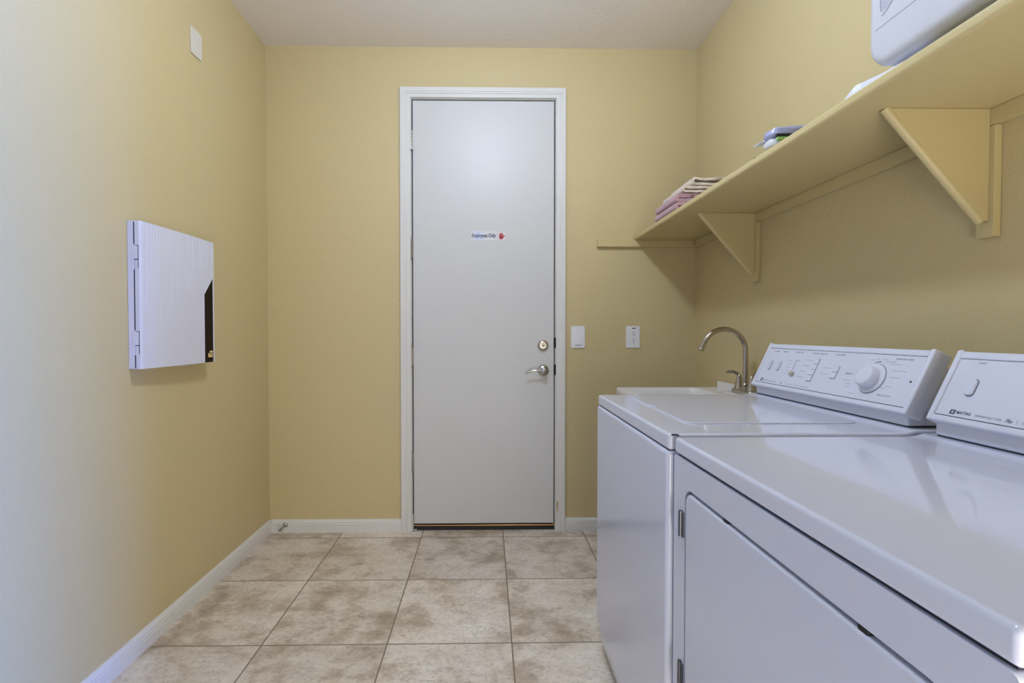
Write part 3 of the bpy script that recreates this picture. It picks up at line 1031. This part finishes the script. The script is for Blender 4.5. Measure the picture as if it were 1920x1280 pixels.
for yy in (0.822, 0.517):
    bm = bmesh.new()
    box(bm, DXF + 0.001, DXF + 0.012, yy - 0.008, yy + 0.008, dzh - 0.002, dzh + 0.006, r=0.002)
    obj('door_bumper', bm, M_BLACK, ddoor, label='black rubber bumper')
bm = bmesh.new()
box(bm, DXF + 0.007, 1.08, DY0 + 0.008, DY1 - 0.008, 0.890, 0.912)
obj('cap_seam', bm, M_GAP, dr, label='dark seam under the top')
obj('top', cap_mesh(DXF, DY0, DY1, 0.9020, DZT), M_ENAMEL, dr)
for (fx, fy) in ((0.46, DY0 + 0.05), (0.46, DY1 - 0.05), (1.05, DY0 + 0.05), (1.05, DY1 - 0.05)):
    bm = bmesh.new()
    lathe(bm, (fx, fy, 0.0), (0, 0, 1), [(0.018, 0), (0.018, 0.006), (0.010, 0.008), (0.010, 0.014)], n=14)
    obj('foot', bm, M_BLACK, dr)
WC0 = 1.0225
con, M = console(dr, WC0, 0.640, DZT + 0.0068)
raised('start_button', X(0.9675), X(0.9500), 0.0600, 0.0965, 0.0062, 0.0080, con, b=0.003, label='oval white start button')
# timer further along the console
bm = bmesh.new()
lathe(bm, M @ Vector((X(0.55), 0.0725, HF)), CN, [(0.0395, 0), (0.0395, 0.003), (0.0385, 0.0042), (0.0285, 0.006), (0.0285, 0.016), (0.0275, 0.027), (0.0205, 0.031), (0.0, 0.0312)], n=48)
obj('dial_knob', bm, M_PLASTIC, con)
word('START', 0.9683, 0.1310, 0.0062, xs=0.9)
word('DEPENDABLE CARE', 0.9285, 0.0188, 0.0066, xs=0.86)
stroke(0.8535, 0.0165, 0.0006, 0.0105, M_INK)
word('QUIET PLUS', 0.8460, 0.0188, 0.0066, xs=0.86)
logo_square(X(0.9795), 0.0105, 0.0097, 0.0165)
word('MAYTAG', 0.9652, 0.0188, 0.0088, M_INKD, name='maker_name', xs=0.80, bold=0.00008)
word('Plus', 0.8735, 0.0180, 0.0105, mat('mid_grey_print', (0.18, 0.19, 0.24), 0.5), name='script_word', xs=0.72, shear=0.45, bold=0.00012)

# ------------------------------------------------------------------ laundry sink and faucet
TX0, TX1, TY0, TY1, TZ = 0.680, XR - 0.008, 1.850, 2.500, 0.876
tub = thing('laundry_sink', (0.95, (TY0 + TY1) / 2, 0), 'white plastic laundry sink in the back right corner behind the washing machine', 'sink')
bm = bmesh.new()
t = bmesh.new()
outer = rrect(TX0, TX1, TY0, TY1, 0.012, 4)
inner = rrect(TX0 + 0.030, 1.085, TY0 + 0.032, TY1 - 0.028, 0.045, 4)
n = len(outer)
rings = [[(a, b, TZ - 0.055) for a, b in outer], [(a, b, TZ - 0.003) for a, b in outer],
         [(a * 0.994 + 0.947 * 0.006, b * 0.994 + 2.175 * 0.006, TZ) for a, b in outer],
         [(a, b, TZ) for a, b in inner]]
ci, cj = 0.8975, 2.177
for sc, z in ((0.985, TZ - 0.006), (0.955, TZ - 0.03), (0.86, TZ - 0.33), (0.70, TZ - 0.345)):
    rings.append([(ci + (a - ci) * sc, cj + (b - cj) * sc, z) for a, b in inner])
vr = [[t.verts.new(p) for p in r] for r in rings]
for p, q in zip(vr, vr[1:]):
    for k in range(n):
        t.faces.new((p[k], p[(k + 1) % n], q[(k + 1) % n], q[k]))
t.faces.new(vr[-1])
merge(bm, t)
basin = obj('basin', bm, M_TUB, tub, angle=50, wn=False)
md = basin.modifiers.new('solid', 'SOLIDIFY'); md.thickness = 0.004; md.offset = 0
bm = bmesh.new()
box(bm, 1.102, TX1, TY0 + 0.002, 2.235, TZ - 0.02, 0.8915, r=0.004)
box(bm, TX1 - 0.022, TX1, TY0, 2.462, TZ - 0.02, 0.9125, r=0.003)
obj('faucet_ledge', bm, M_TUB, tub, label='raised white ledge with a low backsplash')
bm = bmesh.new()
lathe(bm, (0.8975, 2.177, TZ - 0.349), (0, 0, 1), [(0.03, 0), (0.045, 0.004), (0.040, 0.008), (0.012, 0.006), (0, 0.006)], n=24)
obj('drain', bm, M_CHROME, tub, label='steel drain')
for lx_, ly_ in ((TX0 + 0.03, TY0 + 0.03), (TX0 + 0.03, TY1 - 0.03), (TX1 - 0.04, TY0 + 0.03), (TX1 - 0.04, TY1 - 0.03)):
    bm = bmesh.new()
    tube(bm, [(lx_, ly_, 0.0), (lx_, ly_, TZ - 0.02)], [0.018, 0.022], n=14)
    obj('leg', bm, M_TUB, tub)

FX, FY, FZ = 1.150, 2.112, 0.8915
fa = thing('faucet', (FX, FY, FZ), 'nickel gooseneck faucet with two lever handles on the laundry sink', 'faucet')
bm = bmesh.new()
prism(bm, rrect(FX - 0.029, FX + 0.028, FY - 0.082, FY + 0.082, 0.024, 6), FZ + 0.0002, FZ + 0.018, axis='z', r=0.006, seg=3, ang=50)
obj('base_plate', bm, M_CHROME, fa)
bm = bmesh.new()
lathe(bm, (FX, FY, FZ + 0.016), (0, 0, 1), [(0.019, 0), (0.019, 0.010), (0.0155, 0.014), (0.0155, 0.026), (0.0125, 0.030), (0.0115, 0.034)], n=28)
pts = [(FX, FY, FZ + 0.045)]
ac, ar = FX - 0.096, 0.096
zc = 1.0835
pts += [(FX, FY, z) for z in (0.96, 1.0, 1.04)]
for k in range(21):
    a = math.radians(155 * k / 20)
    pts.append((ac + ar * math.cos(a), FY, zc + ar * math.sin(a)))
ex, ez = pts[-1][0], pts[-1][2]
pts += [(ex - 0.0075, FY, ez - 0.016), (ex - 0.0145, FY, ez - 0.031)]
tube(bm, pts, [0.0112] * len(pts), n=20)
tube(bm, [(ex - 0.0130, FY, ez - 0.028), (ex - 0.0142, FY, ez - 0.0305), (ex - 0.0180, FY, ez - 0.0385)], [0.0112, 0.0130, 0.0130], n=20)
obj('spout', bm, M_CHROME, fa)
for sy, lev in ((1, [(0, 0, 0.062), (-0.010, 0, 0.074), (-0.026, 0, 0.083), (-0.045, 0, 0.0845), (-0.060, 0, 0.081)]),
                (-1, [(0, 0, 0.062), (0.008, 0.002, 0.072), (0.018, 0.004, 0.080), (0.026, 0.006, 0.086), (0.032, 0.007, 0.088)])):
    hy = FY + sy * 0.052
    bm = bmesh.new()
    lathe(bm, (FX, hy, FZ + 0.016), (0, 0, 1), [(0.0215, 0), (0.021, 0.006), (0.017, 0.022), (0.0125, 0.042), (0.0105, 0.056), (0.0085, 0.064), (0.003, 0.069), (0, 0.0695)], n=28)
    h = obj('handle', bm, M_CHROME, fa)
    bm = bmesh.new()
    tube(bm, [(FX + a, hy + b, FZ + 0.012 + c) for a, b, c in lev], [0.0098, 0.0092, 0.0080, 0.0068, 0.0045], n=14, flat=0.6, up=(0, 1, 0))
    if sy < 0:
        lathe(bm, (FX + 0.028, hy + 0.006, FZ + 0.098), (0.7, 0.1, 0.3), [(0.003, 0), (0.009, 0.003), (0.010, 0.009), (0.006, 0.014), (0, 0.0145)], n=16)
    obj('lever', bm, M_CHROME, h)

# ------------------------------------------------------------------ things on the shelf
ZS = SZ1 + 0.0006


def folded(name, path_list, y0, y1, th, m, parent_label, cat, bulge=0.004, seed=0, group=None):
    """folded cloth: ribbons (x,z centre lines) of thickness th extruded from y0 to y1"""
    bm = bmesh.new()
    for path in path_list:
        P = [Vector((a, 0, b)) for a, b in path]
        # resample
        pts = []
        for p, q in zip(P, P[1:]):
            ns = max(1, int((q - p).length / 0.008))
            pts += [p.lerp(q, k / ns) for k in range(ns)]
        pts.append(P[-1])
        up_, dn_ = [], []
        for i, p in enumerate(pts):
            d = (pts[min(i + 1, len(pts) - 1)] - pts[max(0, i - 1)]).normalized()
            nn = Vector((-d.z, 0, d.x))
            k = 0.5 if i in (0, len(pts) - 1) else 1.0
            up_.append(p + nn * th / 2 * k)
            dn_.append(p - nn * th / 2 * k)
        loop = up_ + dn_[::-1]
        nyy = max(6, int((y1 - y0) / 0.010))
        rings = []
        for j in range(nyy + 1):
            y = y0 + (y1 - y0) * j / nyy
            rr = []
            for p in loop:
                q = Vector((p.x, y, p.z))
                w = noise.noise(Vector((q.x * 14 + seed, q.y * 14, q.z * 20))) * bulge
                w2 = noise.noise(Vector((q.x * 45 + seed, q.y * 45, q.z * 45))) * bulge * 0.35
                hz = max(0.0, min(1.0, (q.z - ZS) / 0.02))
                q.x += w + w2
                q.z += (w * 0.5 + w2) * hz
                if j in (0, nyy):
                    q.y += noise.noise(Vector((q.x * 40, seed, q.z * 40))) * 0.005
                rr.append(bm.verts.new(q))
            rings.append(rr)
        n_ = len(loop)
        for a, b in zip(rings, rings[1:]):
            for k in range(n_):
                bm.faces.new((a[k], a[(k + 1) % n_], b[(k + 1) % n_], b[k]))
        for rr in (rings[0], rings[-1]):
            h = n_ // 2
            for k in range(h - 1):
                bm.faces.new((rr[k], rr[k + 1], rr[n_ - 2 - k], rr[n_ - 1 - k]))
    o = obj(name, bm, m, None, angle=80, wn=False)
    tag(o, parent_label, cat, group)
    return o


def u_fold(xf, xb, z0, h, th, sag=0.0):
    """ribbon folded over at the front: lower layer, rounded nose, upper layer"""
    r = (h - th) / 2
    zc_ = z0 + h / 2
    pts = [(xb, zc_ - r)]
    pts.append((xf + r + 0.02, zc_ - r))
    for k in range(9):
        a = math.radians(-90 - 180 * k / 8)
        pts.append((xf + th / 2 + r + r * math.cos(a), zc_ + r * math.sin(a)))
    pts.append((xf + r + 0.03, zc_ + r - sag))
    pts.append((xb, zc_ + r))
    return pts


folded('folded_towel', [u_fold(0.866, 1.150, ZS + 0.003, 0.038, 0.0165), u_fold(0.868, 1.135, ZS + 0.0425, 0.036, 0.016)],
       2.205, 2.470, 0.0165, M_PINK, 'folded pink terry towel at the far end of the shelf, lying underneath the cream towel', 'towel', 0.005, 1)
folded('folded_towel', [u_fold(0.898, 1.150, ZS + 0.0835, 0.032, 0.012, 0.003), u_fold(0.940, 1.130, ZS + 0.1170, 0.036, 0.010, 0.004)],
       2.200, 2.450, 0.011, M_CREAM, 'folded cream towel at the far end of the shelf, lying on the pink towel', 'towel', 0.005, 5)

# plastic-wrapped package
pk = thing('plastic_package', (1.0, 1.49, ZS), 'lavender plastic bag of folded cloth with a black and green label, lying mid shelf', 'package')


def pillow(x0, x1, y0, y1, z0, z1, seed, amp=0.006, n=18, ex=3.0):
    bm = bmesh.new()
    t = bmesh.new()
    bmesh.ops.create_uvsphere(t, u_segments=36, v_segments=24, radius=1.0)
    for v in t.verts:
        c = v.co
        q = Vector([math.copysign(abs(k) ** (1 / ex * 1.6), k) for k in c])
        m_ = max(abs(q.x), abs(q.y), 1e-6)
        w = noise.noise(Vector((c.x * 3 + seed, c.y * 3, c.z * 3))) + 0.5 * noise.noise(Vector((c.x * 8 + seed, c.y * 8, c.z * 8)))
        v.co = Vector(((x0 + x1) / 2 + q.x * (x1 - x0) / 2, (y0 + y1) / 2 + q.y * (y1 - y0) / 2, (z0 + z1) / 2 + q.z * (z1 - z0) / 2)) + Vector((c.x, c.y, max(0, c.z))) * w * amp
        v.co.z = max(v.co.z, z0)
    merge(bm, t)
    return bm


obj('upper_bundle', pillow(0.871, 1.150, 1.452, 1.530, ZS + 0.036, ZS + 0.073, 3, 0.005), M_BAG, pk, angle=80, wn=False)
obj('lower_bundle', pillow(0.870, 1.150, 1.456, 1.522, ZS, ZS + 0.044, 8, 0.005), M_CLEAR, pk, angle=80, wn=False, label='clear film over a white bundle')
bm = bmesh.new()
box(bm, 0.879, 1.10, 1.4500, 1.4600, ZS + 0.0345, ZS + 0.0425, r=0.002)
obj('black_label', bm, M_BLACK, pk, label='black label band')
bm = bmesh.new()
box(bm, 0.882, 1.09, 1.4505, 1.4610, ZS + 0.0240, ZS + 0.0340, r=0.002)
obj('green_label', bm, M_GREEN, pk, label='bright green label band')
bm = bmesh.new()
t = bmesh.new()
fl = []
for i in range(7):
    f = i / 6
    fl.append([t.verts.new((0.868 + 0.10 * j / 4 + 0.003 * math.sin(3 * j + i), 1.508 + 0.050 * f, ZS + 0.042 + 0.003 * f + 0.006 * math.sin(2.2 * f * 3 + j * 1.3) * f)) for j in range(5)])
for a, b in zip(fl, fl[1:]):
    for j in range(4):
        t.faces.new((a[j], a[j + 1], b[j + 1], b[j]))
merge(bm, t)
fo = obj('bag_flap', bm, mat('blue_white_film', (0.62, 0.68, 0.80), 0.15, coat=0.6), pk, angle=80, wn=False, label='crumpled end flap of the bag')
md = fo.modifiers.new('solid', 'SOLIDIFY'); md.thickness = 0.0025
bm = bmesh.new()
pebble = bmesh.new()
bmesh.ops.create_icosphere(pebble, subdivisions=2, radius=0.0035)
for v in pebble.verts:
    v.co += v.co.normalized() * 0.001 * noise.noise(v.co * 600)
    v.co = Vector((0.868 + v.co.x, 1.552 + v.co.y * 1.5, ZS + 0.0035 + v.co.z * 0.8))
merge(bm, pebble)
tag(obj('small_brown_bead', bm, mat('brown_bead', (0.10, 0.06, 0.03), 0.5), None), 'tiny dark brown speck on the shelf edge beside the lavender package', 'bead')

# white folded cloth, its end tucked under the white appliance
bm = bmesh.new()
t = bmesh.new()
nu, nv = 60, 20
def cloth_top(fy, fx):
    """height of the cloth above the shelf; fy 0 at the far end, fx 0 at the shelf edge"""
    h = 0.0285 * min(1.0, fy / 0.19) ** 0.6 * (1 - 0.82 * max(0.0, min(1.0, (fy - 0.20) / 0.55)) ** 0.9)
    h *= min(1.0, (fx + 0.08) / 0.16) ** 0.5
    yy = 1.160 - 0.20 * fy
    d_ = max(0.0, min(0.060, 1.097 - yy))
    lim = 0.0235 + 0.060 - math.sqrt(max(0, 0.060 ** 2 - (0.060 - d_) ** 2)) if yy < 1.097 else 1.0
    h = min(h, lim - 0.004)
    return max(0.003, h + 0.0035 * noise.noise(Vector((fy * 5, fx * 4, 3.3))) * min(1, fy * 6))
top, bot = [], []
for i in range(nu + 1):
    fy = i / nu
    rt, rb = [], []
    for j in range(nv + 1):
        fx = j / nv
        y = 1.160 - 0.20 * fy + 0.004 * noise.noise(Vector((fx * 4, 1.0, fy)))
        x = 0.8665 + 0.26 * fx + 0.004 * noise.noise(Vector((fy * 5, 7.0, 0))) * (1 - fx)
        rt.append(t.verts.new((x, y, ZS + cloth_top(fy, fx))))
        rb.append(t.verts.new((x, y, ZS)))
    top.append(rt); bot.append(rb)
for i in range(nu):
    for j in range(nv):
        t.faces.new((top[i][j], top[i + 1][j], top[i + 1][j + 1], top[i][j + 1]))
        t.faces.new((bot[i][j], bot[i][j + 1], bot[i + 1][j + 1], bot[i + 1][j]))
for i in range(nu):
    t.faces.new((top[i][0], bot[i][0], bot[i + 1][0], top[i + 1][0]))
    t.faces.new((top[i][nv], top[i + 1][nv], bot[i + 1][nv], bot[i][nv]))
for j in range(nv):
    t.faces.new((top[0][j], top[0][j + 1], bot[0][j + 1], bot[0][j]))
    t.faces.new((top[nu][j], bot[nu][j], bot[nu][j + 1], top[nu][j + 1]))
merge(bm, t)
tag(obj('folded_cloth', bm, M_CLOTH, angle=70, wn=False), 'flat white folded cloth on the shelf, beside and partly under the white appliance', 'cloth')

ap = thing('portable_appliance', (1.02, 0.91, ZS + 0.012), 'rounded white plastic appliance standing at the near end of the shelf', 'appliance')
AX0, AX1, AY0, AY1, AZ0, AZ1 = 0.868, 1.165, 0.690, 1.097, ZS + 0.0240, 2.07
bm = bmesh.new()
prism(bm, rrect(AY0, AY1, AZ0, AZ1, 0.062, 10), AX0, AX1, axis='x', r=0.022, seg=5, ang=50)
body = obj('body', bm, M_CASE, ap)
for fx, fy in ((0.955, 0.78), (1.08, 0.78), (0.955, 0.93), (1.08, 0.93)):
    bm = bmesh.new()
    lathe(bm, (fx, fy, ZS), (0, 0, 1), [(0.012, 0), (0.012, 0.0245)], n=14)
    obj('foot', bm, M_CASEG, ap)
bm = bmesh.new()
tube(bm, [(AX0 + 0.0002, y, 1.838) for y in (1.070, 0.95, 0.745)], 0.0011, n=8)
obj('seam_line', bm, M_CASEG, body)
pp = [(1.0571, 1.925), (1.0556, 1.8790), (1.0530, 1.8690), (1.0478, 1.8655), (1.0405, 1.8680), (1.0268, 1.8790), (1.0086, 1.8930), (0.985, 1.915), (0.978, 1.94), (0.985, 1.96), (1.03, 1.96), (1.052, 1.945)]
bm = bmesh.new()
prism(bm, pp, AX0 - 0.0006, AX0 + 0.004, axis='x')
obj('grip_recess', bm, M_CASEG, body, label='grey hand grip recess')
bm = bmesh.new()
ca, cbb = 1.02, 1.918
pin = pp
pout = [(ca + (a - ca) * 1.09, cbb + (b - cbb) * 1.09) for a, b in pp]
plate_with_hole(bm, pout, pin, AX0 - 0.0022, AX0 + 0.003, axis='x')
obj('grip_rim', bm, M_CASE, body, angle=50)

# ------------------------------------------------------------------ ceiling lamp fitting (above the frame)
cl = thing('ceiling_light', (0.02, 1.36, ZC), 'small round ceiling lamp above the middle of the laundry room', 'lamp')
bm = bmesh.new()
lathe(bm, (0.02, 1.36, ZC - 0.0002), (0, 0, -1), [(0.085, 0), (0.085, 0.012), (0.075, 0.018), (0.03, 0.020), (0, 0.0201)], n=36)
obj('base', bm, M_NICKEL, cl)
